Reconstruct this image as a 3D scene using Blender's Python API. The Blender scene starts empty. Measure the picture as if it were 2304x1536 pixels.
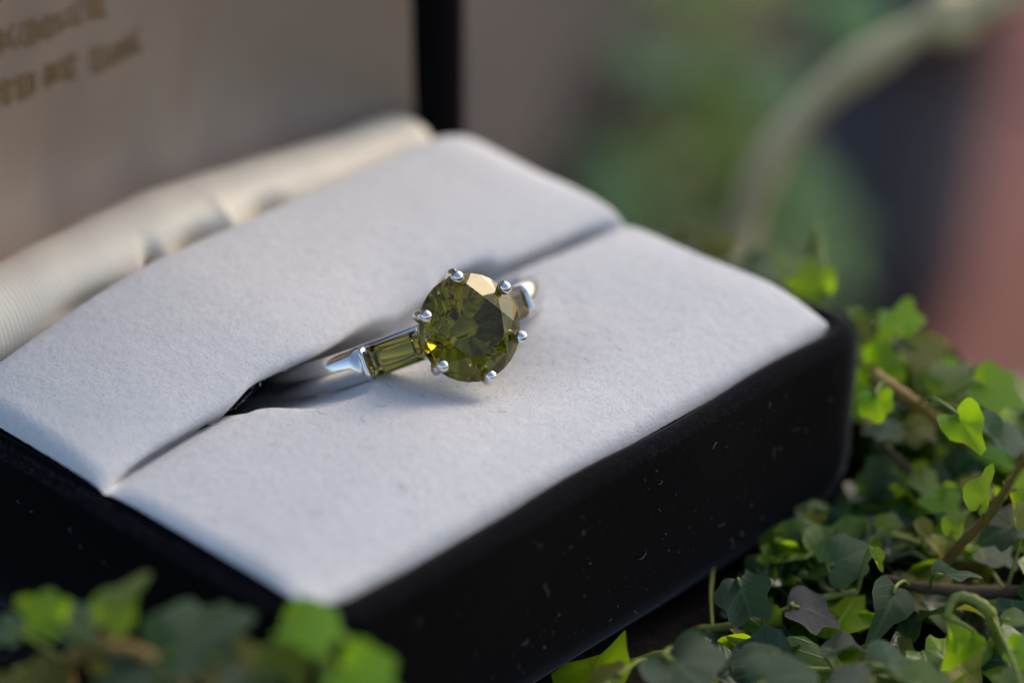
import bpy, math, random
import numpy as np
from mathutils import Vector, Matrix

S = 0.001                      # everything below is written in millimetres
V = Vector
scene = bpy.context.scene
COL = scene.collection
rnd = random.Random(7)

# ------------------------------------------------------------------ camera
CAM = V((-97.171, -102.748, 92.381))          # box rim is z = 0, soil is z = -14
YAW, PITCH = 0.7409, 0.4856
FW = V((math.cos(YAW)*math.cos(PITCH), math.sin(YAW)*math.cos(PITCH), -math.sin(PITCH)))
RT = V((math.sin(YAW), -math.cos(YAW), 0.0))
UP = RT.cross(FW)
FPX = 7052.0                                   # focal length for a 2304 px wide frame
cam_d = bpy.data.cameras.new('camera')
cam_d.lens, cam_d.sensor_width = FPX/2304*36, 36
cam_d.clip_start, cam_d.clip_end = 0.005, 500
cam_d.dof.use_dof = True
cam_d.dof.focus_distance = 0.1885
cam_d.dof.aperture_fstop = 12.5
cam_d.dof.aperture_blades = 7
cam = bpy.data.objects.new('camera', cam_d)
COL.objects.link(cam)
m = Matrix((RT, UP, -FW)).transposed().to_4x4()
m.translation = CAM*S
cam.matrix_world = m
scene.camera = cam

# ------------------------------------------------------------------ light
SUN_AZ, SUN_EL = math.radians(-3), math.radians(36)
w = bpy.data.worlds.new('World')
scene.world = w
w.use_nodes = True
nt = w.node_tree
sky = nt.nodes.new('ShaderNodeTexSky')
sky.sky_type = 'NISHITA'
sky.sun_disc = False
sky.sun_elevation = SUN_EL
sky.sun_rotation = math.pi/2 - SUN_AZ
sky.air_density, sky.dust_density, sky.ozone_density = 1.0, 2.6, 1.0
bg = nt.nodes['Background']
bg.inputs['Strength'].default_value = 0.15
nt.links.new(sky.outputs[0], bg.inputs['Color'])
sun_d = bpy.data.lights.new('sun', 'SUN')
sun_d.energy, sun_d.angle, sun_d.color = 0.66, math.radians(24), (1.0, 0.84, 0.63)
sun = bpy.data.objects.new('sun', sun_d)
COL.objects.link(sun)
sd = V((math.cos(SUN_AZ)*math.cos(SUN_EL), math.sin(SUN_AZ)*math.cos(SUN_EL), math.sin(SUN_EL)))
sun.rotation_euler = sd.to_track_quat('Z', 'Y').to_euler()
sun.location = (0.3, 0.1, 0.5)
scene.view_settings.view_transform = 'Standard'
scene.view_settings.look = 'None'
scene.view_settings.gamma = 1
scene.view_settings.exposure = 0.58

# ------------------------------------------------------------------ helpers
def link(o, parent=None):
    COL.objects.link(o)
    if parent is not None:
        o.parent = parent
    return o

def tag(o, label=None, cat=None, group=None, kind=None):
    if label: o['label'] = label
    if cat: o['category'] = cat
    if group: o['group'] = group
    if kind: o['kind'] = kind
    return o

def empty(name, loc=(0, 0, 0), label=None, cat=None, group=None):
    o = bpy.data.objects.new(name, None)
    o.empty_display_size = 0.005
    o.location = V(loc)*S
    link(o)
    return tag(o, label, cat, group)

def mesh_data(name, verts, faces, mat, smooth=True):
    me = bpy.data.meshes.new(name)
    me.from_pydata([tuple(float(c)*S for c in v) for v in verts], [], [tuple(f) for f in faces])
    me.polygons.foreach_set('use_smooth', [smooth]*len(me.polygons))
    if mat is not None: me.materials.append(mat)
    me.update()
    return me

def obj(name, verts, faces, mat, parent=None, smooth=True, kind=None, label=None):
    o = bpy.data.objects.new(name, mesh_data(name, verts, faces, mat, smooth))
    link(o, parent)
    if parent is not None and parent.location.length > 0:
        for v in o.data.vertices: v.co -= parent.location
    return tag(o, label, kind=kind)

class MB:
    def __init__(s): s.v, s.f = [], []
    def add(s, v, f):
        b = len(s.v); s.v += [tuple(p) for p in v]; s.f += [tuple(i+b for i in q) for q in f]
    def loft(s, loops, closed=True, cap0=False, cap1=False):
        b = len(s.v); n = len(loops[0])
        for L in loops: s.v += [tuple(p) for p in L]
        for i in range(len(loops)-1):
            for j in range(n if closed else n-1):
                k = (j+1) % n
                s.f.append((b+i*n+j, b+i*n+k, b+(i+1)*n+k, b+(i+1)*n+j))
        if cap0: s.f.append(tuple(b+j for j in range(n))[::-1])
        if cap1: s.f.append(tuple(b+(len(loops)-1)*n+j for j in range(n)))
    def tube(s, pts, rad, n=8):
        pts = [V(p) for p in pts]
        if not hasattr(rad, '__len__'): rad = [rad]*len(pts)
        t0 = (pts[1]-pts[0]).normalized()
        a = t0.orthogonal().normalized()
        loops = []
        for i, p in enumerate(pts):
            t = (pts[min(i+1, len(pts)-1)]-pts[max(i-1, 0)]).normalized()
            a = (a - t*a.dot(t)).normalized()
            c = t.cross(a)
            loops.append([p + (a*math.cos(2*math.pi*k/n)+c*math.sin(2*math.pi*k/n))*rad[i] for k in range(n)])
        s.loft(loops, True, True, True)
    def ball(s, c, r, nu=16, nv=10, sq=(1, 1, 1)):
        c = V(c); loops = []
        for i in range(nv+1):
            t = math.pi*i/nv
            rr = max(math.sin(t), 1e-3)
            loops.append([c+V((r*sq[0]*rr*math.cos(2*math.pi*k/nu), r*sq[1]*rr*math.sin(2*math.pi*k/nu), -r*sq[2]*math.cos(t))) for k in range(nu)])
        s.loft(loops, True, True, True)
    def box(s, c, h, M=None):
        vs = [V((x*h[0], y*h[1], z*h[2])) for z in (-1, 1) for y in (-1, 1) for x in (-1, 1)]
        if M is not None: vs = [M @ v for v in vs]
        s.add([V(c)+v for v in vs], [(0, 2, 3, 1), (4, 5, 7, 6), (0, 1, 5, 4), (2, 6, 7, 3), (0, 4, 6, 2), (1, 3, 7, 5)])
    def xf(s, M): s.v = [tuple(M @ V(p)) for p in s.v]; return s
    def build(s, name, mat, parent=None, smooth=True, kind=None, label=None):
        return obj(name, s.v, s.f, mat, parent, smooth, kind, label)

def bez(P, n):
    """smooth Catmull-Rom line through points"""
    P = [V(p) for p in P]; out = []
    Q = [P[0]*2-P[1]] + P + [P[-1]*2-P[-2]]
    for i in range(len(P)-1):
        a, b, c, d = Q[i:i+4]
        for k in range(n):
            t = k/n
            out.append(0.5*((2*b)+(c-a)*t+(2*a-5*b+4*c-d)*t*t+(3*b-a-3*c+d)*t**3))
    out.append(P[-1]); return out

def ray(px, py):
    return FW + RT*((px-1152)/FPX) - UP*((py-768)/FPX)
def on_z(px, py, z):            # point of a level plane seen at a pixel of the photograph
    d = ray(px, py); return CAM + d*((z-CAM.z)/d.z)
def at_d(px, py, dep):
    return CAM + ray(px, py)*dep

# ------------------------------------------------------------------ materials
def new_mat(name):
    mt = bpy.data.materials.new(name); mt.use_nodes = True
    n = mt.node_tree.nodes
    return mt, n, mt.node_tree.links, n['Principled BSDF']

def noise(n, l, scale, detail=3, rough=0.55, coord='Object', vec=None):
    t = n.new('ShaderNodeTexNoise')
    t.inputs['Scale'].default_value = scale
    t.inputs['Detail'].default_value = detail
    t.inputs['Roughness'].default_value = rough
    if vec is None:
        tc = n.new('ShaderNodeTexCoord'); vec = tc.outputs[coord]
    l.new(vec, t.inputs['Vector'])
    return t

def ramp(n, l, src, stops):
    r = n.new('ShaderNodeValToRGB')
    el = r.color_ramp.elements
    while len(el) < len(stops): el.new(0.5)
    for e, (p, c) in zip(el, stops):
        e.position = p; e.color = (*c, 1)
    l.new(src, r.inputs[0]); return r

def bump(n, l, src, dist, strength=1.0, prev=None):
    b = n.new('ShaderNodeBump')
    b.inputs['Distance'].default_value = dist*S
    b.inputs['Strength'].default_value = strength
    l.new(src, b.inputs['Height'])
    if prev is not None: l.new(prev, b.inputs['Normal'])
    return b.outputs[0]

def m_white_velvet():
    mt, n, l, p = new_mat('white_velvet')
    big = noise(n, l, 130, 3)
    fine = noise(n, l, 5200, 2, 0.6)
    mid = noise(n, l, 1500, 3, 0.6)
    mx = n.new('ShaderNodeMix'); mx.data_type = 'FLOAT'
    mx.inputs[0].default_value = 0.5
    l.new(fine.outputs[0], mx.inputs[2]); l.new(mid.outputs[0], mx.inputs[3])
    c = ramp(n, l, mx.outputs[0], [(0.28, (.57, .56, .55)), (0.5, (.625, .615, .605)), (0.72, (.67, .66, .65))])
    l.new(c.outputs[0], p.inputs['Base Color'])
    p.inputs['Roughness'].default_value = 0.95
    p.inputs['Specular IOR Level'].default_value = 0.1
    p.inputs['Sheen Weight'].default_value = 0.115
    p.inputs['Sheen Roughness'].default_value = 0.6
    b1 = bump(n, l, big.outputs[0], 0.5, 0.5)
    b2 = bump(n, l, mid.outputs[0], 0.05, 0.7, b1)
    l.new(bump(n, l, fine.outputs[0], 0.06, 0.8, b2), p.inputs['Normal'])
    return mt

def m_black_velvet():
    mt, n, l, p = new_mat('black_velvet')
    a = noise(n, l, 3800, 3, 0.65)
    c = ramp(n, l, a.outputs[0], [(0.35, (.001, .0006, .0008)), (0.7, (.0045, .003, .0035))])
    l.new(c.outputs[0], p.inputs['Base Color'])
    p.inputs['Roughness'].default_value = 0.9
    p.inputs['Specular IOR Level'].default_value = 0.08
    p.inputs['Sheen Weight'].default_value = 0.2
    p.inputs['Sheen Roughness'].default_value = 0.28
    p.inputs['Sheen Tint'].default_value = (.7, .78, 1, 1)
    l.new(bump(n, l, a.outputs[0], 0.03, 0.6), p.inputs['Normal'])
    return mt

def m_satin(name, col, rib=False):
    mt, n, l, p = new_mat(name)
    p.inputs['Base Color'].default_value = (*col, 1)
    p.inputs['Roughness'].default_value = 0.45
    p.inputs['Specular IOR Level'].default_value = 0.35
    p.inputs['Sheen Weight'].default_value = 0.1
    wv = n.new('ShaderNodeTexWave'); wv.wave_type = 'BANDS'; wv.bands_direction = 'X'
    wv.inputs['Scale'].default_value = 1000 if rib else 1200
    wv.inputs['Distortion'].default_value = 2.5
    wv.inputs['Detail'].default_value = 2
    tc = n.new('ShaderNodeTexCoord'); l.new(tc.outputs['Object'], wv.inputs['Vector'])
    nz = noise(n, l, 160, 3)
    b = bump(n, l, nz.outputs[0], 0.5, 0.35)
    l.new(bump(n, l, wv.outputs['Fac'], 0.022 if rib else 0.01, 0.8, b), p.inputs['Normal'])
    return mt

def m_metal(name, col, rough, var=0.05):
    mt, n, l, p = new_mat(name)
    p.inputs['Base Color'].default_value = (*col, 1)
    p.inputs['Metallic'].default_value = 1
    nz = noise(n, l, 900, 3)
    mr = n.new('ShaderNodeMapRange')
    mr.inputs['To Min'].default_value = rough; mr.inputs['To Max'].default_value = rough+var
    l.new(nz.outputs[0], mr.inputs[0]); l.new(mr.outputs[0], p.inputs['Roughness'])
    return mt

def m_gem(name, col, ior):
    mt, n, l, p = new_mat(name)
    p.inputs['Base Color'].default_value = (*col, 1)
    p.inputs['Specular Tint'].default_value = (.55, .50, .38, 1)  # surface reflections dimmed by an olive tint, standing in for darker surroundings
    p.inputs['Transmission Weight'].default_value = 1
    p.inputs['Roughness'].default_value = 0.0
    p.inputs['IOR'].default_value = ior
    p.inputs['Specular IOR Level'].default_value = 0.15
    nz = noise(n, l, 700, 3)
    c = ramp(n, l, nz.outputs[0], [(0.35, tuple(x*0.75 for x in col)), (0.7, col)])
    l.new(c.outputs[0], p.inputs['Base Color'])
    return mt

def m_plain(name, c0, c1, scale, rough=0.85, bd=0.0, spec=0.3, detail=5):
    mt, n, l, p = new_mat(name)
    nz = noise(n, l, scale, detail, 0.6)
    c = ramp(n, l, nz.outputs[0], [(0.3, c0), (0.7, c1)])
    l.new(c.outputs[0], p.inputs['Base Color'])
    p.inputs['Roughness'].default_value = rough
    p.inputs['Specular IOR Level'].default_value = spec
    if bd: l.new(bump(n, l, nz.outputs[0], bd, 0.9), p.inputs['Normal'])
    return mt

def m_leaf(name, top, vein, trans, tw=0.4, rough=0.4, spec=0.5):
    mt, n, l, p = new_mat(name)
    uv = n.new('ShaderNodeUVMap'); uv.uv_map = 'leaf'
    sx = n.new('ShaderNodeSeparateXYZ'); l.new(uv.outputs[0], sx.inputs[0])
    uv2 = n.new('ShaderNodeUVMap'); uv2.uv_map = 'ring'
    s2 = n.new('ShaderNodeSeparateXYZ'); l.new(uv2.outputs[0], s2.inputs[0])
    def mth(op, a, b=None):
        q = n.new('ShaderNodeMath'); q.operation = op
        for i, z in enumerate((a, b)):
            if z is None: continue
            if isinstance(z, (int, float)): q.inputs[i].default_value = z
            else: l.new(z, q.inputs[i])
        return q.outputs[0]
    ay = mth('ABSOLUTE', sx.outputs[1])
    mid = mth('SUBTRACT', 1.0, mth('MULTIPLY', ay, 15.0))
    lat = mth('ABSOLUTE', mth('SUBTRACT', mth('FRACT', mth('MULTIPLY', mth('SUBTRACT', sx.outputs[0], mth('MULTIPLY', ay, 0.9)), 3.2)), 0.5))
    lat = mth('SUBTRACT', 1.0, mth('MULTIPLY', lat, 9.0))
    v = mth('MAXIMUM', mid, mth('MULTIPLY', lat, 0.7))
    edge = mth('MULTIPLY', mth('SUBTRACT', s2.outputs[0], 0.93), 11.0)
    v = mth('MAXIMUM', v, edge)
    v = mth('MINIMUM', mth('MAXIMUM', v, 0.0), 1.0)
    nz = noise(n, l, 420, 4, 0.6)
    base = ramp(n, l, nz.outputs[0], [(0.3, tuple(c*0.7 for c in top)), (0.7, tuple(c*1.2 for c in top))])
    oi = n.new('ShaderNodeObjectInfo')
    hs = n.new('ShaderNodeHueSaturation')
    mr = n.new('ShaderNodeMapRange'); mr.inputs['To Min'].default_value = 0.475; mr.inputs['To Max'].default_value = 0.52
    l.new(oi.outputs['Random'], mr.inputs[0]); l.new(mr.outputs[0], hs.inputs['Hue'])
    mr2 = n.new('ShaderNodeMapRange'); mr2.inputs['To Min'].default_value = 0.75; mr2.inputs['To Max'].default_value = 1.25
    l.new(mth('FRACT', mth('MULTIPLY', oi.outputs['Random'], 7.31)), mr2.inputs[0]); l.new(mr2.outputs[0], hs.inputs['Value'])
    mx = n.new('ShaderNodeMix'); mx.data_type = 'RGBA'
    l.new(mth('MULTIPLY', v, 0.75), mx.inputs[0]); l.new(base.outputs[0], mx.inputs[6])
    mx.inputs[7].default_value = (*vein, 1)
    l.new(mx.outputs[2], hs.inputs['Color'])
    l.new(hs.outputs[0], p.inputs['Base Color'])
    p.inputs['Roughness'].default_value = rough
    p.inputs['Specular IOR Level'].default_value = spec
    b1 = bump(n, l, v, 0.06, 0.6)
    l.new(bump(n, l, nz.outputs[0], 0.12, 0.6, b1), p.inputs['Normal'])
    tr = n.new('ShaderNodeBsdfTranslucent'); tr.inputs['Color'].default_value = (*trans, 1)
    ms = n.new('ShaderNodeMixShader'); ms.inputs[0].default_value = tw
    l.new(p.outputs[0], ms.inputs[1]); l.new(tr.outputs[0], ms.inputs[2])
    l.new(ms.outputs[0], n['Material Output'].inputs['Surface'])
    return mt

WV, BV = m_white_velvet(), m_black_velvet()
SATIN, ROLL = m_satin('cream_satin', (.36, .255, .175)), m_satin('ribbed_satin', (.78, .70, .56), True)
GOLD = m_metal('gold_foil', (.30, .19, .085), 0.5)
SILVER = m_metal('white_gold', (.78, .765, .74), 0.07)
GEM = m_gem('olive_gem', (.21, .165, .009), 1.76)
BAG = m_gem('olive_baguette', (.42, .31, .045), 1.65)
LIT_NAP = m_plain('lit_velvet_nap', (.020, .023, .032), (.05, .056, .075), 900, 0.9, 0, 0.1)  # paler bluish copy of the black velvet: rim highlight put into the colour
LINT = m_plain('pale_lint', (.10, .085, .085), (.24, .19, .18), 700)
HAIR = m_plain('dark_fibre', (.06, .06, .07), (.12, .11, .11), 400)
SOIL = m_plain('soil', (.004, .003, .002), (.018, .010, .007), 260, 0.95, 1.5)
PAVE = m_plain('paving', (.058, .044, .034), (.090, .070, .054), 18, 0.9, 0.6)
BRICK = m_plain('red_clay', (.165, .058, .042), (.245, .10, .08), 45, 0.85, 0.5)
PLASTIC = m_plain('dark_plastic', (.10, .105, .11), (.14, .145, .155), 60, 0.5)
STEM = m_plain('stem', (.20, .11, .03), (.30, .20, .05), 300, 0.6, 0.1)
GSTEM = m_plain('green_stem', (.13, .17, .03), (.24, .27, .05), 300, 0.55, 0.1)
TWIG = m_plain('pale_twig', (.70, .53, .26), (.84, .67, .38), 120, 0.7, 0.3)
BARK = m_plain('brown_twig', (.045, .028, .018), (.10, .065, .04), 300, 0.8, 0.2)
LEAF = {
 'bright': m_leaf('bright_leaf', (.19, .44, .006), (.34, .46, .05), (.50, .82, .012), 0.64, 0.45),
 'mid':    m_leaf('green_leaf', (.085, .18, .014), (.21, .28, .06), (.27, .44, .02), 0.48, 0.34),
 'dark':   m_leaf('dark_leaf', (.022, .055, .020), (.10, .15, .06), (.05, .11, .02), 0.25, 0.3, 0.55),
 'teal':   m_leaf('teal_leaf', (.042, .105, .045), (.15, .22, .11), (.12, .24, .06), 0.35, 0.45, 0.4),
 'yellow': m_leaf('yellow_leaf', (.26, .24, .03), (.36, .33, .10), (.40, .34, .03), 0.4, 0.5),
 'grey':   m_leaf('greyish_leaf', (.05, .052, .055), (.10, .10, .10), (.06, .08, .03), 0.15, 0.5, 0.6),
 'shrub':  m_leaf('shrub_leaf', (.13, .27, .12), (.24, .36, .2), (.30, .56, .22), 0.5, 0.5, 0.3),
 'olive':  m_leaf('olive_leaf', (.17, .18, .02), (.28, .28, .06), (.32, .34, .02), 0.5, 0.5),
}

# ------------------------------------------------------------------ setting
def build_soil():
    xs = np.arange(-420, 150, 3.5); ys = np.arange(-420, 160, 3.5)
    X, Y = np.meshgrid(xs, ys)
    edge = 59 + np.maximum(0, 18-Y)*0.55
    over = np.clip(X-edge, 0, None)
    rr = np.random.RandomState(3)
    Z = -14.6 + rr.uniform(-.9, .9, X.shape)*(np.hypot(X-25, Y-20) > 34)
    Z = Z - 146*(1-np.exp(-(over/26.0)**1.5))
    over2 = np.clip(Y-95, 0, None); Z = np.maximum(Z-146*(1-np.exp(-(over2/20)**1.5)), -164)
    n, mm = X.shape
    v = np.stack([X, Y, Z], -1).reshape(-1, 3)
    f = [(i*mm+j, i*mm+j+1, (i+1)*mm+j+1, (i+1)*mm+j) for i in range(n-1) for j in range(mm-1)]
    o = obj('soil', v, f, SOIL); tag(o, 'dark soil bed under the ivy and the box', kind='structure')
build_soil()
g = 60000
o = obj('paving', [(-g, -g, -160), (g, -g, -160), (g, g, -160), (-g, g, -160)], [(0, 1, 2, 3)], PAVE)
tag(o, 'dull brown ground beyond the bed', kind='structure')

# ------------------------------------------------------------------ ring box
W, D, H = 50.0, 36.5, 14.0
def skew(x, y):                 # the soft box is not quite square
    return x + 1.5*max(0, y)/34*(1-x/50), y

def rrect(x0, x1, y0, y1, r, z, n=6):
    out = []
    for cx, cy, a in ((x1-r, y0+r, -90), (x1-r, y1-r, 0), (x0+r, y1-r, 90), (x0+r, y0+r, 180)):
        for k in range(n+1):
            t = math.radians(a+90*k/n)
            x, y = skew(cx+r*math.cos(t), cy+r*math.sin(t)); out.append((x, y, z))
    # resample the straights so that the sheen and bump follow small sags
    res = []
    for i, p in enumerate(out):
        q = out[(i+1) % len(out)]
        d = math.dist(p, q); k = max(1, int(d/1.5)) if d > 3 else 1
        if d > 3:
            k = 24
        for j in range(k): res.append(tuple(p[c]+(q[c]-p[c])*j/k for c in range(3)))
    return res

box = empty('ring_box', (0, 0, 0), 'open black velvet ring box with white cushion lying on the ivy', 'ring box')
def tray():
    prof = [(4.6, -14), (2.9, -13.7), (1.6, -13.0), (.75, -12.0), (.25, -10.6), (.02, -9), (0, -6), (-.05, -3), (0, -1.4), (.18, -.65), (.55, -.2), (1.0, 0), (1.5, -.1), (1.9, -.5), (2.05, -1.1), (2.1, -8)]
    b = MB()
    loops = []
    for ins, z in prof:
        L = rrect(ins, W-ins, ins, D-ins, max(3.6-ins*0.7, 1.2), z)
        if z > -6:
            L = [(x, y+0.12*math.sin(x*.35)*(1 if y < 4 else 0), z+0.10*math.sin(x*.31+y*.23+1)) for x, y, z in L]
        loops.append(L)
    b.loft(loops, True, True, True)
    b.build('tray', BV, box, label='black velvet tray with rounded rim')
tray()
def tray_nap():
    b = MB(); r2 = random.Random(2)
    ring_ = rrect(.55, W-.55, .55, D-.55, 3.2, -.1)
    def hair(p, n, L):
        n = V(n); t = V((r2.gauss(0, 1), r2.gauss(0, 1), r2.gauss(0, 1))); t = (t-n*t.dot(n)).normalized(); c = n.cross(t)
        q = V(p)+n*L*r2.uniform(.5, 1)+t*L*r2.uniform(.2, .8)
        b.add([V(p)-c*.012, V(p)+c*.012, q], [(0, 1, 2)])
    for k in range(9000):                       # front and left walls
        if r2.random() < .65: hair((r2.uniform(3, 47), .02, r2.uniform(-11, -.8)), (0, -1, 0), r2.uniform(.08, .22))
        else:
            y = r2.uniform(3, 33); hair((skew(0, y)[0]+.02, y, r2.uniform(-11, -.8)), (-1, 0, 0), r2.uniform(.08, .22))
    b.build('velvet_nap', BV, box, kind='stuff')
    b = MB()
    for k in range(24000):                      # rounded rim, its highlight painted by paler hairs
        i = r2.randrange(len(ring_)); p0, p1 = V(ring_[i]), V(ring_[(i+1) % len(ring_)])
        d = p1-p0
        if d.length < 1e-6: continue
        o_ = V((d.y, -d.x, 0)).normalized(); a = r2.uniform(-.5, 1.6)
        hair(p0+d*r2.random()+o_*(.5*math.sin(a))+V((0, 0, .1-.5*(1-math.cos(a)))), o_*math.sin(a)+V((0, 0, math.cos(a))), r2.uniform(.1, .26))
    b.build('rim_nap', LIT_NAP, box, kind='stuff')
tray_nap()

def f01(s): s = np.clip(s, 0, 1); return np.sqrt(np.clip(1-(1-s)**2, 0, 1))
def f02(s): s = np.clip(s, 0, 1); return 1-(1-s)**1.9
def sm(a, b, x): t = np.clip((x-a)/(b-a), 0, 1); return t*t*(3-2*t)

def cushion_z(X, Y):
    dl, dr = X-1.2, 47.7-X
    df, db = Y-2.15, 34.8-Y
    edge = f01((dl+.05)/1.2)*f01(dr/1.5)*f02((df+.1)/5.5)*f01(db/2.2)
    ys = 18.9 + 1.0*sm(30, 14, X) + 1.3*np.exp(-((X-27)/10)**2) - 1.35*np.exp(-((X-19.8)/6.5)**2)
    wo = 2.0*np.exp(-((X-16.6)/3.0)**4) + .7*np.exp(-((X-21.5)/3.0)**4) + 1.2*np.exp(-((X-33)/1.9)**4)
    s = Y-ys
    front = 2.0 + 0.25*np.sin(X*.13+.6)
    rs = sm(25, 33, X)
    back = 0.7+1.0*rs + (2.9-1.0*rs)*f01((s+.1)/7.0) + 1.4*np.clip(s/12.5, 0, 1)
    top = np.where(s < 0, front, back)
    low = 1-(1-np.clip(dl/17, 0, 1))**1.6
    top = top*np.where(s < 0, .38+.62*low, .30+.70*low)
    top = top - np.exp(-(dr/2.5)**2)*np.where(s < 0, .3, 1.2*sm(18, 27, Y))
    # sags and swells
    top = top - 1.3*np.exp(-((X-26)/5.5)**2-((Y-12.5)/4.5)**2)*(s < 0)
    top = top + 0.9*np.exp(-((X-38)/7.5)**2-((s+1.5)/3.5)**2)*(s < 0)
    dist = np.where(s > 0, s, np.where(s < -wo, -s-wo, 0))
    hole = np.exp(-((X-19.2)/5.5)**6) + np.exp(-((X-33)/2.0)**4)
    depth = 1.3 + 9.5*hole
    depth = depth*sm(-0.5, 6, X)*sm(49.2, 43, X)
    wid = np.where(s > 0, 0.55, 0.35+.3*hole)
    dip = depth*np.exp(-(dist/wid)**1.5)
    depth = depth*sm(47.5, 39, X)
    lip = np.where(s > 0, 0, .55*np.exp(-(dist/1.6)**1.5)*sm(48, 42, X))
    base = .22*np.exp(-(dl/2)**2)
    return base + (np.maximum(top-lip, .35)-base)*edge - .8*(1-f01(np.minimum(dr, df)/.5)) - dip, dip

def cushion():
    nx, ny = 236, 214
    xs = np.linspace(1.2, 47.7, nx); ys = np.linspace(2.15, 34.8, ny)
    X, Y = np.meshgrid(xs, ys)
    Z, DIP = cushion_z(X, Y)
    rr = np.random.RandomState(5)
    Z = Z + rr.normal(0, .012, Z.shape)
    SX = X + 1.5*np.clip(Y, 0, None)/34*(1-X/50)
    Y = Y + 1.9*np.clip(DIP-.3, 0, 6)          # the slot runs back under the far half
    v = np.stack([SX, Y, Z], -1).reshape(-1, 3)
    f = [(i*nx+j, i*nx+j+1, (i+1)*nx+j+1, (i+1)*nx+j) for i in range(ny-1) for j in range(nx-1)]
    return obj('cushion', v, f, WV, box, label='white velvet cushion split by a ring slot')
cush = cushion()

def cushion_nap():
    r2 = np.random.RandomState(8)
    n = 60000
    x = r2.uniform(2.6, 47.3, n); y = r2.uniform(2.4, 34, n)
    e = .05
    z, d = cushion_z(x, y); zx, _ = cushion_z(x+e, y); zy, _ = cushion_z(x, y+e)
    keep = (d < .5) & (r2.rand(n) < np.clip(1.25-np.abs(y-9)/26, .25, 1)); x, y, z, zx, zy = (q[keep] for q in (x, y, z, zx, zy)); n = len(x)
    nr = np.stack([-(zx-z)/e, -(zy-z)/e, np.ones(n)], -1); nr /= np.linalg.norm(nr, axis=1)[:, None]
    p = np.stack([x+1.5*y/34*(1-x/50), y, z-.02], -1)
    t = r2.normal(0, 1, (n, 3)); t -= nr*(t*nr).sum(1)[:, None]; t /= np.linalg.norm(t, axis=1)[:, None]
    b = np.cross(nr, t)
    L = r2.uniform(.08, .20, n)[:, None]
    tip = p+nr*L*r2.uniform(.35, .8, (n, 1))+t*L*r2.uniform(.4, 1.0, (n, 1))
    wv = .014
    v = np.stack([p-b*wv, p+b*wv, tip], 1).reshape(-1, 3)
    f = np.arange(3*n).reshape(-1, 3)
    obj('cushion_nap', v, f, WV, box, kind='stuff')
cushion_nap()

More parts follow.
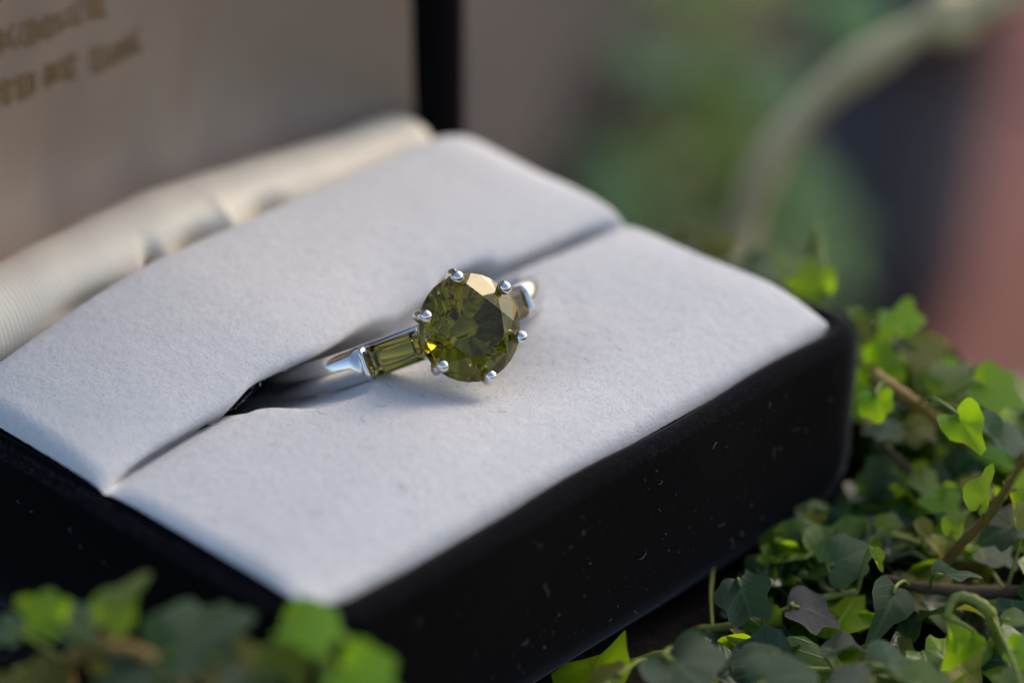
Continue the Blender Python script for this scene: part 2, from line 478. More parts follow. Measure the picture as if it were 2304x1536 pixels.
# lid, standing open behind the hinge: opening faces -Y
LX0, LX1, LY0, LY1, LZ1 = 1.6, 51.6, 37.0, 53.0, 40.0
def lid():
    b = MB()
    prof = [(3.2, 53.0), (1.6, 52.7), (.6, 52.0), (.1, 50.8), (0, 49), (0, 40), (0, 38.4), (.25, 37.6), (.8, 37.1), (1.4, 37.0), (2.9, 37.1), (3.6, 37.5), (4.1, 38.3), (4.2, 41), (4.2, 49.5)]
    loops = []
    for ins, y in prof:
        r = max(3.2-ins*.5, 1.0); x0, x1, z0, z1 = LX0+ins, LX1-ins, -3.2+ins, LZ1-ins
        L = []
        for cx, cz, a in ((x1-r, z0+r, -90), (x1-r, z1-r, 0), (x0+r, z1-r, 90), (x0+r, z0+r, 180)):
            for k in range(7):
                t = math.radians(a+15*k); L.append((cx+r*math.cos(t), y, cz+r*math.sin(t)))
        loops.append(L[::-1])
    b.loft(loops, True, True, True)
    lo = b.build('lid', BV, box, label='open lid covered in black velvet')
    # satin lining: dished sheet
    nx, nz = 90, 70
    x0, x1, z0, z1 = LX0+3.9, LX1-3.9, 0.4, LZ1-3.6
    v = []
    for j in range(nz):
        for i in range(nx):
            x = x0+(x1-x0)*i/(nx-1); z = z0+(z1-z0)*j/(nz-1)
            e = min(x-x0, x1-x); e2 = min(z-z0, z1-z)
            k = (1-math.exp(-(e/4.2)))*(1-math.exp(-(e2/3.0)))
            y = 38.6 + 8.2*k + 0.35*math.sin(x*.33+z*.21)*k + 0.2*math.sin(x*.9-z*.5)*k
            v.append((x, y, z))
    f = [(j*nx+i, j*nx+i+1, (j+1)*nx+i+1, (j+1)*nx+i) for j in range(nz-1) for i in range(nx-1)]
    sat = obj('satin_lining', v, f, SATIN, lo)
    # gold foil print: rows of small joined pen strokes, too soft in the photograph to read
    def wall(x, z):
        e = min(x-x0, x1-x); e2 = min(z-z0, z1-z)
        k = (1-math.exp(-(e/4.2)))*(1-math.exp(-(e2/3.0)))
        return 38.6 + 8.2*k + 0.35*math.sin(x*.33+z*.21)*k + 0.2*math.sin(x*.9-z*.5)*k - 0.06
    r2 = random.Random(11)
    def stroke(b, pts, wd):
        for (xa, za), (xb, zb) in zip(pts, pts[1:]):
            dx, dz = xb-xa, zb-za; L = math.hypot(dx, dz) or 1
            nx_, nz_ = -dz/L*wd, dx/L*wd
            q = [(xa+nx_, za+nz_), (xb+nx_, zb+nz_), (xb-nx_, zb-nz_), (xa-nx_, za-nz_)]
            b.add([(x, wall(x, z), z) for x, z in q], [(0, 1, 2, 3)])
    for words, zc, hgt in (([(24.6, 29.6), (20.9, 24.0), (13.6, 20.2), (8, 13)], 12.6, 1.9), ([(17.2, 26.9), (11, 16.4)], 16.1, 1.9), ([(14, 20.2), (8, 13)], 19.6, 1.9)):
        for xa, xb in words:
            b = MB(); x = xa
            while x < xb-.5:
                wl = min(r2.uniform(.5, .75), xb-x); h = hgt*r2.choice((.75, .8, 1.0, 1.0))
                pts = []
                a0 = r2.uniform(20, 120); a1 = a0+r2.uniform(220, 330)
                for k in range(9):
                    a = math.radians(a0+(a1-a0)*k/8)
                    pts.append((x+wl*.45+wl*.36*math.cos(a), zc+h*.45*math.sin(a)))
                stroke(b, pts, 0.075)
                if r2.random() < .6:
                    stroke(b, [(x+wl*.8, zc-h*.5), (x+wl*.8, zc+h*.5)], .07)
                x += wl
            b.build('gold_print', GOLD, lo)
    # padded satin roll along the hinge, dented where it presses on the cushion
    b = MB(); loops = []
    N, K = 180, 48
    xe = 47.9
    for i in range(N):
        t = i/(N-1); x = 3.5+(xe-3.5)*t
        e = min(1, (xe-x)/3.0); e = math.sqrt(max(0.0, 1-(1-e)**2)) if x > xe-3 else 1
        e0 = min(1, (x-3.5)/1.5); e0 = math.sqrt(max(0.0, 1-(1-e0)**2))
        L = []
        r0 = 2.9+1.25*math.exp(-((x-24)/13)**2)
        for k in range(K):
            a = 2*math.pi*k/K
            r1 = r0*(1+.012*math.sin(x*.55+1.3*math.sin(a))+.006*math.sin(x*1.3+2.2*a))
            r1 *= max(e*e0, .05)
            y, z = 38.4+r1*math.cos(a), 1.75-.6*max(0, (x-30)/18)+r1*math.sin(a)+.2*math.sin(x*.15)
            for dx, da, wx, wa, dep in ((23.4, 2.72, 1.9, .26, 1.5), (19.6, 2.95, .6, .36, 2.2), (14.5, 3.0, 2.6, .25, 1.0), (29.8, 2.72, 1.6, .3, 1.1), (26.3, 2.6, .5, .5, -.25)):
                q = dep*math.exp(-((x-dx)/wx)**2-((a-da)/wa)**2)
                y -= q*math.cos(a); z -= q*math.sin(a)
            L.append((x, y, z))
        loops.append(L)
    b.loft(loops, True, True, True)
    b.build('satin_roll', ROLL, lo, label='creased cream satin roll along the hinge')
lid()

# lint on the velvet walls
def lint():
    b = MB(); r2 = random.Random(4)
    for k in range(70):
        x = r2.uniform(4, 49); z = r2.uniform(-11.5, -1.5)
        y = -0.08
        L = r2.choice((.12, .18, .2, .3, .3, .6))*r2.uniform(.7, 1.2)
        a = r2.uniform(0, 6.28); c = r2.uniform(-2.5, 2.5)
        pts = []
        for i in range(5):
            pts.append((x, y-.05*math.sin(i*.8), z))
            x += L/4*math.cos(a); z += L/4*math.sin(a); a += c/4
        b.tube(pts, r2.uniform(.014, .032), 4)
    for k in range(170):
        x = r2.uniform(3, 49); z = r2.uniform(-11.5, -1); L = r2.uniform(.04, .11); a = r2.uniform(0, 6.28)
        b.tube([(x, -.04, z), (x+L*.5*math.cos(a), -.08, z+L*.5*math.sin(a)), (x+L*math.cos(a), -.05, z+L*math.sin(a))], .012, 3)
    for k in range(22):
        y = r2.uniform(2, 32); z = r2.uniform(-11, -1.5); a = r2.uniform(0, 6.28); L = r2.uniform(.1, .35)
        x0 = skew(0, y)[0]-.08
        b.tube([(x0, y, z), (x0-.04, y+L*.5*math.cos(a), z+L*.5*math.sin(a)), (x0, y+L*math.cos(a+.4), z+L*math.sin(a+.4))], .025, 4)
    b.build('lint', LINT, box, kind='stuff')
    b = MB()
    for k in range(26):
        x, y = r2.uniform(6, 44), r2.uniform(4, 16)
        L = r2.uniform(.3, 1.1); a = r2.uniform(0, 6.28); c = r2.uniform(-1.5, 1.5); pts = []
        for i in range(5):
            pts.append((skew(x, y)[0], y, float(cushion_z(np.array(x), np.array(y))[0])+.03)); x += L/4*math.cos(a); y += L/4*math.sin(a); a += c/4
        b.tube(pts, .009, 3)
    x, y = 24.9, 8.3
    b.build('loose_fibre', HAIR, box, kind='stuff')
lint()

# ------------------------------------------------------------------ ring
RC = on_z(1056, 737, 4.9)
bk = -FW
RN = (RT*.39 + UP*.06 + bk*.92).normalized()
RTn = (RT*.80 + UP*.325 - bk*.41); RTn = (RTn - RN*RTn.dot(RN)).normalized()   # towards the right shoulder
RA = RN.cross(RTn)
RM = Matrix((RTn, RA, RN)).transposed().to_4x4(); RM.translation = RC      # ring space: z out of the stone
ring = empty('engagement_ring', (0, 0, 0), 'silver ring with round olive green stone pushed into the cushion slot', 'ring')

GR = 3.30
def brilliant(R, rt=.58, zt=.15, zp=-.42, g=.012):
    """standard round brilliant, in units of its own diameter"""
    D2 = 2*R
    v, f = [], []
    zg0, zg1 = g*D2, -g*D2
    T = D2*zt
    def P(r, a, z): v.append((r*R*math.cos(a), r*R*math.sin(a), z)); return len(v)-1
    A = [2*math.pi*k/16 for k in range(16)]
    tab = [P(rt, A[2*k], T+zg0) for k in range(8)]
    gu = [P(1, A[k], zg0) for k in range(16)]
    gl = [P(1, A[k], zg1) for k in range(16)]
    hu = [P(1, A[k]+math.pi/16, zg0) for k in range(16)]
    hl = [P(1, A[k]+math.pi/16, zg1) for k in range(16)]
    rm = rt+(1-rt)*.52
    slope = -T/(1-rt)
    zm = T+zg0+(rm*math.cos(math.pi/8)-rt)*slope
    md = [P(rm, A[2*k+1], zm) for k in range(8)]
    f.append(tuple(tab))
    for k in range(8):
        a, b = tab[k], tab[(k+1) % 8]
        f.append((a, md[k], b))
        f.append((a, md[(k-1) % 8], gu[2*k], md[k]))
        f.append((md[k], gu[2*k], hu[2*k], gu[2*k+1])); f.append((md[k], gu[2*k+1], hu[2*k+1], gu[(2*k+2) % 16]))
    for k in range(16):
        f.append((gu[k], gl[k], hl[k], hu[k])); f.append((hu[k], hl[k], gl[(k+1) % 16], gu[(k+1) % 16]))
    cu = P(0, 0, D2*zp)
    rb = .5; sp = (zg1-D2*zp)
    zb = D2*zp+sp*(rb*math.cos(math.pi/8))
    pm = [P(rb*(1+.12*math.sin(k*2.3)), A[2*k+1]+.05*math.sin(k*4.1), zb-.22*(k % 2)+.05*math.sin(k*5.7)) for k in range(8)]   # hand cut, not quite even
    for k in range(8):
        f.append((cu, pm[k], gl[2*k], pm[(k-1) % 8]))
        f.append((pm[k], gl[2*k+1], hl[2*k], gl[2*k])); f.append((pm[k], gl[(2*k+2) % 16], hl[2*k+1], gl[2*k+1]))
    return v, f

def rx(b): return b.xf(RM)
b = MB(); v, f = brilliant(GR)
c20 = Matrix.Rotation(math.radians(11), 4, 'Z')
b.add([c20 @ V(p) for p in v], f)
rx(b).build('round_stone', GEM, ring, smooth=False, label='round faceted olive green stone')

RB = 9.3; HB = 1.35            # band outer radius, girdle height above it
def arc(phi, rad):             # phi from the top, positive to the right shoulder
    return V((rad*math.sin(phi), 0, -HB-RB+rad*math.cos(phi)))
def band():
    b = MB(); loops = []
    for i in range(120):
        ph = 2*math.pi*i/120
        a = abs((ph+math.pi) % (2*math.pi)-math.pi)
        low = 0.75 if a < math.radians(35.5 if ph < math.pi else 41) else 0.0
        wd = 1.12-0.22*min(1, max(0, (a-.8)/1.2))
        ro, ri = RB-low, RB-1.7
        L = []
        for k in range(16):
            t = 2*math.pi*k/16
            rr = (ro+ri)/2+(ro-ri)/2*math.copysign(abs(math.cos(t))**.9, math.cos(t))
            p = arc(ph, rr); L.append((p.x, wd*math.copysign(abs(math.sin(t))**.9, math.sin(t)), p.z))
        loops.append(L)
    loops.append(loops[0])
    b.loft(loops, True)
    return rx(b).build('band', SILVER, ring)
band()
def shoulder(sg):
    ph0, ph1 = math.radians(17)*sg, math.radians(36.5 if sg < 0 else 33)*sg
    pm_ = (ph0+ph1)/2
    c = arc(pm_, RB-.15)
    M = Matrix.Rotation(pm_, 3, 'Y')
    # step-cut baguette: bevelled block
    L = 2*RB*math.sin(abs(ph1-ph0)/2)/2
    bb = MB(); loops = []
    for z, dx, dy in ((-.7, .45, .5), (-.05, .0, .0), (.1, .0, .0), (.42, .28, .32)):
        loops.append([c + M @ V((x*(L-dx), y*(.93-dy), z)) for x, y in ((-1, -1), (1, -1), (1, 1), (-1, 1))])
    bb.loft(loops, True, True, True)
    rx(bb).build('baguette_stone', BAG, ring, smooth=False)
    for ph, hh in ((ph1+sg*math.radians(2.2), .3), (ph0-sg*math.radians(1.8), .25)):
        bb = MB(); cc = arc(ph, RB-.25); M2 = Matrix.Rotation(ph, 3, 'Y'); loops = []
        for k in range(13):
            y = -1.05+2.10*k/12
            e = math.sqrt(max(0.02, 1-abs(y/1.09)**6))
            loops.append([cc + M2 @ V((.26*math.cos(t)*e, y, .75*math.sin(t)*e)) for t in [2*math.pi*q/10 for q in range(10)]])
        bb.loft(loops, True, True, True)
        rx(bb).build('end_bar', SILVER, ring)
shoulder(1); shoulder(-1)
def setting():
    b = MB()
    for R0, z0, r0 in ((2.62, -1.0, .26), (1.75, -2.35, .26)):
        loops = []
        for i in range(49):
            a = 2*math.pi*i/48
            loops.append([(math.cos(a)*(R0+r0*math.cos(t)), math.sin(a)*(R0+r0*math.cos(t)), z0+r0*1.2*math.sin(t)) for t in [2*math.pi*k/10 for k in range(10)]])
        b.loft(loops, True)
    rx(b).build('basket', SILVER, ring)
    for k in range(6):
        a = math.radians(35.5-7+60*k)      # ring space: x to the right shoulder
        d = V((math.cos(a), math.sin(a), 0))
        P = bez([d*1.3+V((0, 0, -2.9)), d*2.3+V((0, 0, -1.5)), d*3.30+V((0, 0, -.1)), d*3.38+V((0, 0, .35)), d*3.20+V((0, 0, .72))], 5)
        b = MB(); b.tube(P, [.40-.12*i/(len(P)-1) for i in range(len(P))], 12)
        rx(b)
        pr = b.build('prong', SILVER, ring)
        b = MB(); b.ball(V((0, 0, 0)), .41, 18, 12, (1, 1, .95))
        b.xf(Matrix.Translation(d*3.14+V((0, 0, .74))))
        rx(b).build('prong_tip', SILVER, pr)
setting()

# ------------------------------------------------------------------ leaves
SHAPES = {
 'ivy':   [(0, 1.0, .46), (1.1, .84, .46), (-1.1, .84, .46), (2.1, .70, .5), (-2.1, .70, .5)],
 'round': [(0, .92, .75), (.95, .90, .60), (-.95, .90, .60), (2.0, .78, .65), (-2.0, .78, .65)],
 'long':  [(0, 1.0, .33), (1.3, .46, .60), (-1.3, .46, .60), (2.3, .55, .5), (-2.3, .55, .5)],
 'two':   [(.5, .95, .42), (-.55, .95, .42), (1.6, .72, .45), (-1.6, .72, .45), (2.4, .6, .4), (-2.4, .6, .4)],
}
_cache = {}
def leaf_mesh(shape, kind, var, N=30, rings=(0.33, 0.66, 0.9, 1.0)):
    key = (shape, kind, var, N)
    if key in _cache: return _cache[key]
    r2 = random.Random(hash_int(shape)+var*97)
    lobes = [(a+r2.uniform(-.12, .12), h*r2.uniform(.88, 1.08), wv*r2.uniform(.9, 1.1)) for a, h, wv in SHAPES[shape]]
    fold, curl, wav, ph = r2.uniform(.14, .42), r2.uniform(-.55, -.12), r2.uniform(.05, .13), r2.uniform(0, 6)
    if var >= 4: fold, curl = r2.uniform(.45, .8), r2.uniform(-.5, .3)
    def R(t):
        h = .52
        for a, hh, wv in lobes: h = max(h, .52+(hh-.52)*math.exp(-((t-a)/wv)**2*1.2))
        return h*(1-.30*math.exp(-((abs(t)-math.pi)/.35)**2)) + .012*math.sin(t*11+ph)
    verts = [(0, 0, 0)]; uv = [(0, 0)]; rg = [0]
    for q in rings:
        for k in range(N):
            t = -math.pi+2*math.pi*(k+.5)/N
            x, y = q*R(t)*math.cos(t), q*R(t)*math.sin(t)
            z = fold*abs(y)**1.2 + curl*x*x + wav*math.sin(3*t+ph)*q*q - .25*abs(y)**3
            verts.append((x, y, z)); uv.append((x, y)); rg.append(q)
    faces = [(0, 1+k, 1+(k+1) % N) for k in range(N)]
    for i in range(len(rings)-1):
        for k in range(N):
            a, b2 = 1+i*N+k, 1+i*N+(k+1) % N
            faces.append((a, a+N, b2+N, b2))
    me = bpy.data.meshes.new('leaf')
    me.from_pydata(verts, [], faces)
    me.polygons.foreach_set('use_smooth', [True]*len(me.polygons))
    u1 = me.uv_layers.new(name='leaf'); u2 = me.uv_layers.new(name='ring')
    for lp in me.loops:
        u1.data[lp.index].uv = uv[lp.vertex_index]; u2.data[lp.index].uv = (rg[lp.vertex_index], 0)
    me.materials.append(LEAF[kind])
    _cache[key] = me
    return me
def hash_int(s): return sum(ord(c)*(i+3) for i, c in enumerate(s))

def frame(nr, nu, nb, ang, roll=0):
    """leaf axes from its facing (right, up, towards viewer) and the direction its tip points"""
    n = (RT*nr+UP*nu+bk*nb).normalized()
    t = RT*math.cos(math.radians(ang))+UP*math.sin(math.radians(ang))
    t = (t-n*t.dot(n)).normalized()
    return t, n.cross(t), n

def put_leaf(parent, pos, size, axes, shape, kind, var, stem_to=None, smat=None, srad=.28, label=None, N=30):
    t, s, n = axes
    o = bpy.data.objects.new('leaf', leaf_mesh(shape, kind, var, N))
    COL.objects.link(o)
    M = Matrix((t*size*S, s*size*S, n*size*S)).transposed().to_4x4()
    M.translation = V(pos)*S
    pl = parent.location.copy()
    o.parent = parent
    M.translation -= pl
    o.matrix_basis = M
    if label: o['label'] = label
    if stem_to is not None:
        a = V(pos)-t*size*.38
        e = V(stem_to)
        k = (a-e).length
        b = MB()
        P = bez([a+t*size*.2, a, (a+e)*.5+V((0, 0, k*.05))-t*k*.04, e], 6)
        b.tube(P, [srad*.75]*len(P), 6)
        po = bpy.data.objects.new('petiole', mesh_data('petiole', b.v, b.f, smat or GSTEM))
        COL.objects.link(po); po.parent = o
        po.matrix_parent_inverse = M.inverted()
        po.location = -pl
    return o

def sprig(name, label, cat, base, stem_pts, srad, smat, leaves, group=None):
    """one plant: a stem and its leaves; leaves = (px, py, z or ('d', depth), size_px, facing, tip angle, shape, kind, var)"""
    root = empty(name, base, label, cat, group)
    P = bez(stem_pts, 6)
    b = MB(); n = len(P)
    b.tube(P, [srad*(1-.45*i/(n-1))*(1+.12*math.sin(i*1.9)) for i in range(n)], 8)
    b.build('stem', smat, root)
    for (px, py, z, spx, face, ang, shape, kind, var) in leaves:
        pos = at_d(px, py, z[1]) if isinstance(z, tuple) else on_z(px, py, z)
        dep = (pos-CAM).dot(FW)
        size = spx*dep/FPX*.5*(1.15 if dep > 170 else 1.3)
        q = min(P, key=lambda c: (c-pos).length)
        put_leaf(root, pos, size, frame(*face, ang), shape, kind, var, q, GSTEM, max(.16, min(.4, size*.055)))
    return root

G = 'ivy sprigs around the ring box'
# --- right bank, in or near the plane of focus
sprig('ivy_sprig', 'sprig with a large rounded dark green leaf against the front of the box', 'ivy', on_z(1700, 1400, -14), 
      [on_z(1560, 1420, -13.5), on_z(1690, 1400, -12.5), on_z(1830, 1350, -11.5), on_z(1930, 1330, -11)], .35, GSTEM, [
      (1672, 1335, -9.0, 165, (-.15, .25, .95), -70, 'two', 'dark', 0),
      (1815, 1370, -11.0, 170, (.2, .75, .6), -15, 'ivy', 'grey', 1),
      (1890, 1262, -9.5, 140, (-.25, .35, .9), 25, 'round', 'teal', 2),
      (1965, 1250, -8.5, 80, (.6, .3, .5), -70, 'long', 'bright', 4),
      (1620, 1250, -11.5, 70, (-.5, .6, .3), 30, 'long', 'olive', 4),
      ], G)
sprig('ivy_sprig', 'sprig with a drooping bluish green leaf right of the rounded dark leaf', 'ivy', on_z(2050, 1330, -14),
      [on_z(2304, 1335, -12), on_z(2180, 1330, -11.5), on_z(2060, 1320, -11), on_z(1990, 1300, -11)], .5, BARK, [
      (2005, 1350, -9.5, 175, (.3, .35, .8), -118, 'long', 'teal', 1),
      (2135, 1292, -8.5, 140, (.0, .93, .3), 5, 'long', 'teal', 0),
      (2270, 1185, -8.0, 150, (-.2, .6, .7), 200, 'ivy', 'dark', 2),
      (2230, 1250, -11, 130, (.2, .8, .5), -40, 'ivy', 'dark', 3),
      ], G)
sprig('ivy_sprig', 'glossy dark sprig at the bottom edge below the box front', 'ivy', on_z(1560, 1536, -14),
      [on_z(1400, 1500, -12), on_z(1520, 1470, -10.5), on_z(1720, 1500, -11), on_z(1960, 1510, -11.5)], .35, GSTEM, [
      (1530, 1500, -7.5, 250, (-.1, .75, .65), -60, 'ivy', 'dark', 0),
      (1715, 1472, -9, 165, (.05, .95, .25), 185, 'long', 'teal', 1),
      (1885, 1460, -9.5, 170, (-.1, .95, .28), 10, 'long', 'dark', 2),
      (2010, 1500, -8.5, 240, (.1, .93, .33), -12, 'long', 'teal', 0),
      (1740, 1530, -7, 190, (-.1, .7, .7), 20, 'round', 'teal', 3),
      (1930, 1535, -7, 170, (.1, .8, .5), -150, 'ivy', 'dark', 1),
      (1370, 1520, -9, 130, (-.3, .85, .4), 170, 'ivy', 'olive', 2),
      (2080, 1540, -7, 170, (.2, .85, .5), 30, 'ivy', 'mid', 3),
      ], G)
sprig('ivy_sprig', 'light green sprig with an arched looping stalk in the bottom right corner', 'ivy', on_z(2260, 1480, -14),
      [on_z(2262, 1470, -11), on_z(2235, 1405, -8.5), on_z(2225, 1372, -7.2), on_z(2185, 1345, -6.6), on_z(2148, 1345, -6.6), on_z(2128, 1390, -7.5)], .42, GSTEM, [
      (2132, 1410, -8, 120, (.8, .2, .5), -95, 'long', 'bright', 4),
      (2175, 1450, -9, 150, (-.3, .5, .8), -130, 'long', 'bright', 2),
      (2285, 1395, -8.5, 120, (.1, .85, .4), 10, 'long', 'mid', 1),
      (2290, 1465, -9, 110, (-.2, .6, .7), -30, 'ivy', 'bright', 0),
      (2290, 1535, -9, 120, (0, .8, .6), 100, 'ivy', 'mid', 3),
      ], G)
sprig('ivy_sprig', 'upright orange brown stalk with folded leaves at the right edge', 'ivy', on_z(2110, 1290, -14),
      [on_z(2110, 1285, -12), on_z(2170, 1215, -8), on_z(2225, 1160, -4), on_z(2275, 1080, 1), on_z(2312, 1020, 4.5)], .38, STEM, [
      (2215, 1120, -3.5, 150, (-.75, .2, .5), 62, 'long', 'mid', 4),
      (2280, 1150, -3, 150, (.8, .1, .4), 58, 'long', 'olive', 5),
      (2296, 1095, -1, 90, (-.1, .5, .85), 20, 'round', 'bright', 1),
      (2150, 1185, -8, 110, (-.6, .3, .6), 65, 'long', 'mid', 5),
      ], G)
sprig('ivy_sprig', 'small curled yellowish sprig under the lower right corner of the box', 'ivy', on_z(1930, 1200, -14),
      [on_z(1830, 1240, -13), on_z(1930, 1215, -12), on_z(2030, 1200, -11), on_z(2090, 1235, -10.5)], .3, GSTEM, [
      (1822, 1185, -10.5, 95, (-.4, .5, .6), 15, 'long', 'olive', 4),
      (1995, 1190, -9.5, 85, (-.2, .8, .5), 0, 'round', 'mid', 4),
      (2070, 1190, -9.5, 90, (.5, .4, .6), -50, 'long', 'olive', 4),
      (2105, 1225, -10, 90, (.5, .4, .6), -60, 'long', 'yellow', 5),
      (1965, 1225, -10, 70, (.6, .2, .5), -60, 'long', 'bright', 5),
      (2030, 1240, -11, 110, (.0, .9, .4), 0, 'long', 'teal', 1),
      ], G)
sprig('ivy_sprig', 'sprig with a round yellow leaf at the right of the box corner', 'ivy', on_z(2150, 1160, -14),
      [on_z(2210, 1200, -13), on_z(2130, 1120, -11), on_z(2050, 1060, -9), on_z(1985, 1000, -7)], .4, BARK, [
      (2192, 1102, -8, 92, (-.1, .6, .8), 15, 'round', 'yellow', 0),
      (1985, 1062, -9, 130, (-.2, .6, .7), -170, 'ivy', 'teal', 1),
      (2075, 1080, -9, 110, (.1, .8, .6), -30, 'ivy', 'mid', 2),
      (2110, 1130, -9.5, 120, (.1, .8, .6), -60, 'ivy', 'bright', 3),
      (1975, 1130, -11, 90, (-.1, .85, .5), 190, 'ivy', 'mid', 0),
      (2000, 970, -7, 120, (.1, .8, .5), 170, 'ivy', 'teal', 3),
      ], G)
sprig('ivy_sprig', 'bright green pointed leaves on a trailing stalk right of the box corner', 'ivy', on_z(2130, 960, -14),
      [on_z(1962, 842, -2.5), on_z(2020, 880, -3.5), on_z(2085, 925, -5), on_z(2180, 1000, -9), on_z(2260, 1060, -12)], .5, STEM, [
      (2165, 950, -1.5, 165, (-.25, .45, .8), -58, 'long', 'bright', 0),
      (2215, 960, -3, 130, (.5, .45, .6), -62, 'long', 'teal', 4),
      (2230, 872, -3, 170, (.1, .55, .8), -25, 'ivy', 'bright', 1),
      (2135, 862, -3.5, 150, (-.2, .5, .8), 60, 'ivy', 'mid', 2),
      (1972, 900, -3, 95, (-.3, .4, .8), -80, 'round', 'bright', 3),
      (2265, 985, -6, 140, (.1, .7, .6), -10, 'ivy', 'teal', 1),
      (2060, 965, -7, 120, (.0, .7, .6), -40, 'ivy', 'olive', 2),
      ], G)
sprig('ivy_sprig', 'yellow green cluster of leaves rising behind the right corner of the box', 'ivy', on_z(2030, 830, -14),
      [on_z(2060, 900, -9), on_z(2050, 820, -6), on_z(2010, 760, -4), on_z(1960, 720, -3)], .4, GSTEM, [
      (2025, 728, -2, 130, (.0, .5, .8), 75, 'ivy', 'bright', 0),
      (2075, 790, -3, 140, (.2, .45, .8), -50, 'ivy', 'olive', 1),
      (1985, 815, -4, 140, (-.2, .5, .8), 20, 'ivy', 'bright', 2),
      (2120, 840, -5, 110, (.2, .5, .7), -20, 'ivy', 'bright', 3),
      (2025, 780, -3, 60, (-.3, .8, .5), 50, 'round', 'teal', 1),
      (1960, 740, -4, 80, (-.3, .6, .7), 150, 'ivy', 'olive', 0),
      ], G)
sprig('ivy_sprig', 'single two lobed yellow green leaf peeping over the back rim of the box', 'ivy', (58, 13, -14),
      [(58, 13, -14), (57.5, 12, -8), (57, 11, -2), (56.5, 10, 1)], .4, GSTEM, [
      (1835, 643, -1.0, 150, (-.25, .4, .85), 135, 'two', 'bright', 1),
      ], G)
sprig('ivy_sprig', 'dim leaves hugging the back rim of the box near the slot end', 'ivy', (60, 24, -14),
      [(60, 26, -14), (58, 24, -8), (57, 22, -3)], .4, GSTEM, [
      (1620, 560, -3.5, 110, (-.2, .6, .7), 150, 'ivy', 'olive', 1),
      (1700, 600, -5, 120, (.1, .6, .7), -20, 'ivy', 'teal', 2),
      (1760, 610, -6, 120, (.1, .6, .7), 40, 'ivy', 'mid', 3),
      ], G)
# --- foreground bottom left, out of focus
def dd(x): return ('d', x)
sprig('ivy_sprig', 'blurred pale sprig in the bottom left corner close to the camera', 'ivy', at_d(150, 1700, 173),
      [at_d(160, 1640, 171), at_d(150, 1500, 169), at_d(230, 1445, 168), at_d(262, 1430, 167)], .6, STEM, [
      (110, 1385, dd(167), 140, (-.1, .5, .8), 150, 'ivy', 'bright', 0),
      (262, 1375, dd(166), 165, (-.3, .2, .9), 62, 'long', 'mid', 1),
      (180, 1405, dd(168), 130, (.1, .6, .8), 190, 'ivy', 'teal', 2),
      (20, 1420, dd(170), 120, (.0, .7, .6), 160, 'ivy', 'teal', 3),
      (60, 1530, dd(167), 180, (.0, .8, .6), -60, 'ivy', 'olive', 2),
      ], G)
sprig('ivy_sprig', 'blurred grey green leaf leaning over the left wall of the box', 'ivy', at_d(450, 1720, 169),
      [at_d(440, 1680, 167), at_d(400, 1540, 166), at_d(320, 1470, 165), at_d(230, 1450, 165)], .6, STEM, [
      (420, 1450, dd(165), 250, (-.2, .55, .8), 30, 'ivy', 'teal', 0),
      (490, 1400, dd(168), 95, (-.3, .3, .9), 20, 'round', 'teal', 3),
      (520, 1500, dd(164), 190, (.1, .5, .8), -30, 'ivy', 'olive', 1),
      (320, 1530, dd(164), 220, (.0, .7, .6), 200, 'ivy', 'teal', 2),
      (215, 1500, dd(166), 70, (.5, .2, .8), -80, 'long', 'olive', 4),
      ], G)
sprig('ivy_sprig', 'blurred wide bright green leaf in front of the near corner of the box', 'ivy', at_d(760, 1720, 167),
      [at_d(760, 1680, 165), at_d(740, 1560, 164), at_d(720, 1470, 164), at_d(650, 1440, 164)], .6, GSTEM, [
      (690, 1410, dd(164), 215, (.05, .88, .42), -8, 'ivy', 'bright', 2),
      (810, 1530, dd(162), 210, (.2, .5, .8), -35, 'ivy', 'bright', 0),
      (630, 1480, dd(163), 150, (.1, .5, .8), -60, 'ivy', 'olive', 3),
      (560, 1545, dd(162), 160, (.0, .6, .8), -90, 'ivy', 'dark', 1),
      ], G)

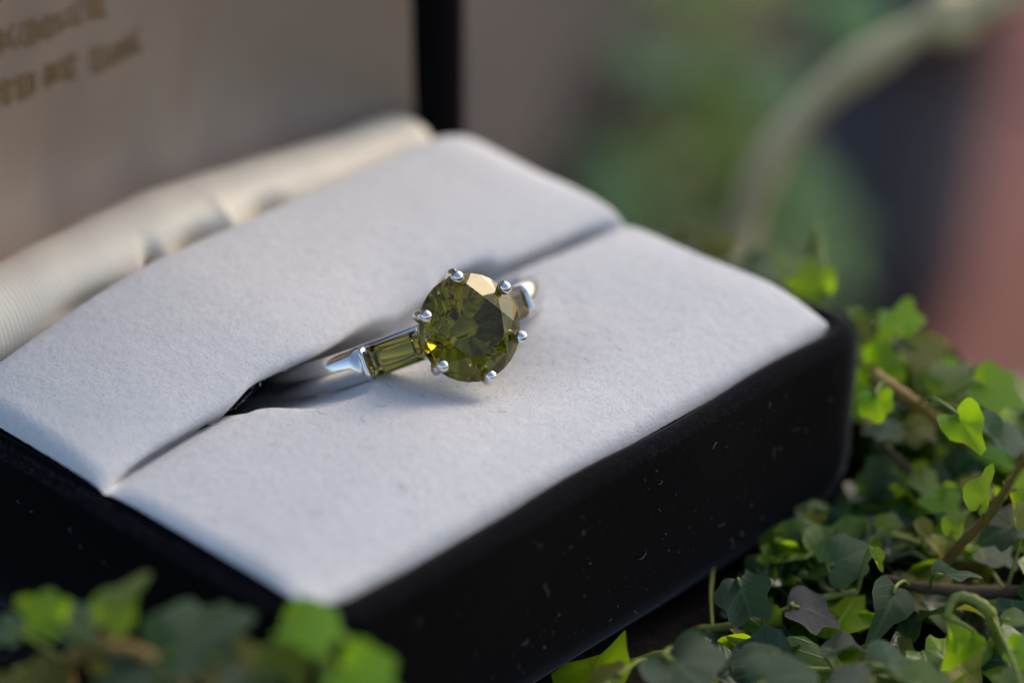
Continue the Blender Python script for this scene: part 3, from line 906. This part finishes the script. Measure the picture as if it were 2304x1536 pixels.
# --- low carpet of leaves and stalks nobody could count
def carpet():
    r2 = random.Random(21)
    for kind, cnt in (('dark', 700), ('mid', 760), ('teal', 300), ('bright', 480), ('olive', 360), ('yellow', 60)):
        V_, F_, U1, U2 = [], [], [], []
        src = [leaf_mesh(sh, kind, vr, 16) for sh, vr in (('ivy', 0), ('round', 1), ('long', 2))]
        dat = []
        for me in src:
            dat.append(([v.co.copy() for v in me.vertices], [tuple(p.vertices) for p in me.polygons], [tuple(u.uv) for u in me.uv_layers['leaf'].data], [tuple(u.uv) for u in me.uv_layers['ring'].data]))
        k = 0
        while k < cnt:
            x, y = r2.uniform(-70, 92), r2.uniform(-75, 70)
            near = k % 5 == 0                      # denser, taller tangle against the walls of the box
            if near: x, y = (r2.uniform(40, 62), r2.uniform(-7, 14)) if k % 10 or kind in ('bright', 'yellow', 'olive') else (r2.uniform(34, 54), r2.uniform(-6, -1.7))
            if -1.6 < x < 52.5 and -1.6 < y < 54: continue
            if y > 5 and x < -2: continue
            ed = 59+max(0, 18-y)*.55
            if x > ed+14: continue
            if (V((x, y, -14))-CAM).length < 120: continue
            if kind in ('bright', 'yellow') and y < -3 and x < 56: x += 14
            k += 1
            z = -14+r2.uniform(-.3, 6.0 if near and x > 46 and y > -1 else 3.2) - 146*(1-math.exp(-((max(0, x-ed)/26)**1.5)))
            vs, fs, u1, u2 = dat[r2.randrange(3)]
            sz = r2.uniform(1.7, 3.6)
            n = V((r2.gauss(0, .6), r2.gauss(0, .6), 1)).normalized()
            t = V((math.cos(a := r2.uniform(0, 6.283)), math.sin(a), 0)); t = (t-n*t.dot(n)).normalized(); s2 = n.cross(t)
            b = len(V_); p = V((x, y, z))
            V_ += [p+(t*v.x+s2*v.y+n*v.z)*sz for v in vs]
            F_ += [tuple(i+b for i in q) for q in fs]; U1 += u1; U2 += u2
        o = obj('ground_cover', V_, F_, LEAF[kind], kind='stuff')
        a_ = o.data.uv_layers.new(name='leaf'); b_ = o.data.uv_layers.new(name='ring')
        a_.data.foreach_set('uv', np.array(U1, dtype=np.float32).ravel()); b_.data.foreach_set('uv', np.array(U2, dtype=np.float32).ravel())
        tag(o, 'low carpet of %s ivy leaves covering the soil' % {'dark': 'dark green', 'mid': 'mid green', 'teal': 'bluish green', 'bright': 'bright green', 'olive': 'olive', 'yellow': 'yellow'}[kind], 'ground cover')
carpet()
b = MB(); r2 = random.Random(9)
for k in range(120):
    x, y = r2.uniform(-60, 85), r2.uniform(-60, 30)
    if -3 < x < 54 and -3 < y < 55: continue
    if x > 59+max(0, 18-y)*.55: continue
    a = r2.uniform(0, 6.28); P = []
    z = -13.5
    for i in range(6):
        P.append((x, y, z+r2.uniform(0, 1.2))); x += 2.4*math.cos(a); y += 2.4*math.sin(a); a += r2.uniform(-.5, .5)
        if -2.5 < x < 53 and -2.5 < y < 54: break
    if len(P) > 2: b.tube(P, r2.uniform(.18, .4), 5)
o = b.build('trailing_stalks', BARK, kind='stuff'); tag(o, 'thin brown stalks trailing between the ivy leaves', 'stalks')

# ------------------------------------------------------------------ far background, strongly out of focus
def shrub():
    root = empty('leafy_shrub', (230, 180, -160), 'blurred green shrub behind the box, left of the arching stem', 'shrub')
    b = MB()
    tips = []
    r2 = random.Random(31)
    base = V((250, 215, -158))
    spots = [(1480, -30), (1560, 60), (1420, 120), (1500, 170), (1620, 150), (1560, 240), (1640, 300), (1480, 330), (1560, 400), (1400, 420), (1480, 480), (1640, 450), (1560, 560), (1380, 360), (1700, 60), (1730, 200), (1760, 380), (1620, 20), (1350, 460), (1760, 480), (1830, 420), (1850, 520), (1700, -60), (1820, -20), (1900, 40), (1430, 560), (1690, 560), (1540, 640), (1840, 620)]
    kinds = ['mid', 'bright', 'teal', 'teal', 'bright', 'mid', 'mid', 'mid', 'mid', 'teal', 'mid', 'mid', 'teal', 'teal', 'olive', 'teal', 'dark', 'mid', 'teal', 'teal', 'teal', 'teal', 'dark', 'teal', 'teal', 'teal', 'mid', 'dark', 'teal']
    for (px, py), kd in zip(spots, kinds):
        dep = r2.uniform(395, 450)
        pos = at_d(px, py, dep)
        size = r2.uniform(190, 260)*dep/FPX*.5
        kd = {'dark': 'mid', 'bright': 'mid', 'teal': 'shrub'}.get(kd, kd)
        put_leaf(root, pos, size, frame(r2.uniform(-.4, .4), r2.uniform(.3, .9), .7, r2.uniform(0, 360)), r2.choice(('ivy', 'long', 'round')), kd, r2.randrange(4))
        P = bez([base, base*.5+pos*.5+V((8, 8, 10)), pos], 6); b.tube(P, [1.0-.06*i for i in range(len(P))], 6)
    b.build('branches', BARK, root)
shrub()
root = empty('arching_stem', on_z(1650, 700, -60), 'pale olive stem arching across the upper right background', 'stem')
b = MB()
P = bez([at_d(1640, 760, 262), at_d(1665, 560, 262), at_d(1720, 380, 260), at_d(1850, 215, 257), at_d(2030, 90, 254), at_d(2190, 20, 252), at_d(2420, -90, 250)], 8)
b.tube(P, [1.4+.2*math.sin(i*.5) for i in range(len(P))], 10)
b.build('stalk', TWIG, root)
b = MB(); b.ball(at_d(2140, 40, 253), 2.5, 12, 8); b.build('node', TWIG, root)
# dark plant pot
pc = on_z(1990, 700, -160)
pot = empty('plant_pot', (pc.x, pc.y, -160), 'dark plastic plant pot in the blurred background beside the red brick', 'plant pot')
b = MB(); loops = []
for rr, z in ((13, -160), (15, -140), (17, -115), (18.5, -98), (20.5, -98), (20.5, -90), (18.8, -90), (18, -108)):
    loops.append([(pc.x+rr*math.cos(a), pc.y+rr*math.sin(a), z) for a in [2*math.pi*k/32 for k in range(32)]])
b.loft(loops, True, True, True); b.build('pot_wall', PLASTIC, pot)
b = MB(); b.add([(pc.x+17.6*math.cos(2*math.pi*k/24), pc.y+17.6*math.sin(2*math.pi*k/24), -100) for k in range(24)], [tuple(range(24))])
b.build('pot_soil', SOIL, pot, smooth=False)
# red bricks laid flat in the ground
p0, p1 = on_z(2050, 860, -156), on_z(2190, 60, -156)
dr_ = (p1-p0); dr_.z = 0; dr_.normalize(); sd_ = V((dr_.y, -dr_.x, 0))
for k in range(4):
    row, c2 = divmod(k, 2)
    b = MB(); M = Matrix((dr_, sd_, V((0, 0, 1)))).transposed()
    c = p0 + dr_*(15+(218*c2)-(60 if row else 0)) + sd_*(52+106*row); c.z = -160
    h = (107, 51, 4.5+.6*((k*7) % 3))
    loops = []
    for z, ins in ((-1, 0), (.7, 0), (.9, .8), (1, 2.5)):
        loops.append([c + M @ V((sx*(h[0]-ins), sy*(h[1]-ins), z*h[2])) for sx, sy in ((-1, 1), (1, 1), (1, -1), (-1, -1))])
    b.loft([L[::-1] for L in loops], True, True, True)
    o = b.build('red_brick', BRICK, smooth=False)
    tag(o, ('blurred red clay brick set flat in the ground beside the dark pot', 'red clay brick set flat in the ground, farthest along its row', 'red clay brick in the outer row nearest the ivy', 'red clay brick in the outer row at the top right corner')[k], 'brick', 'red bricks set in the ground')
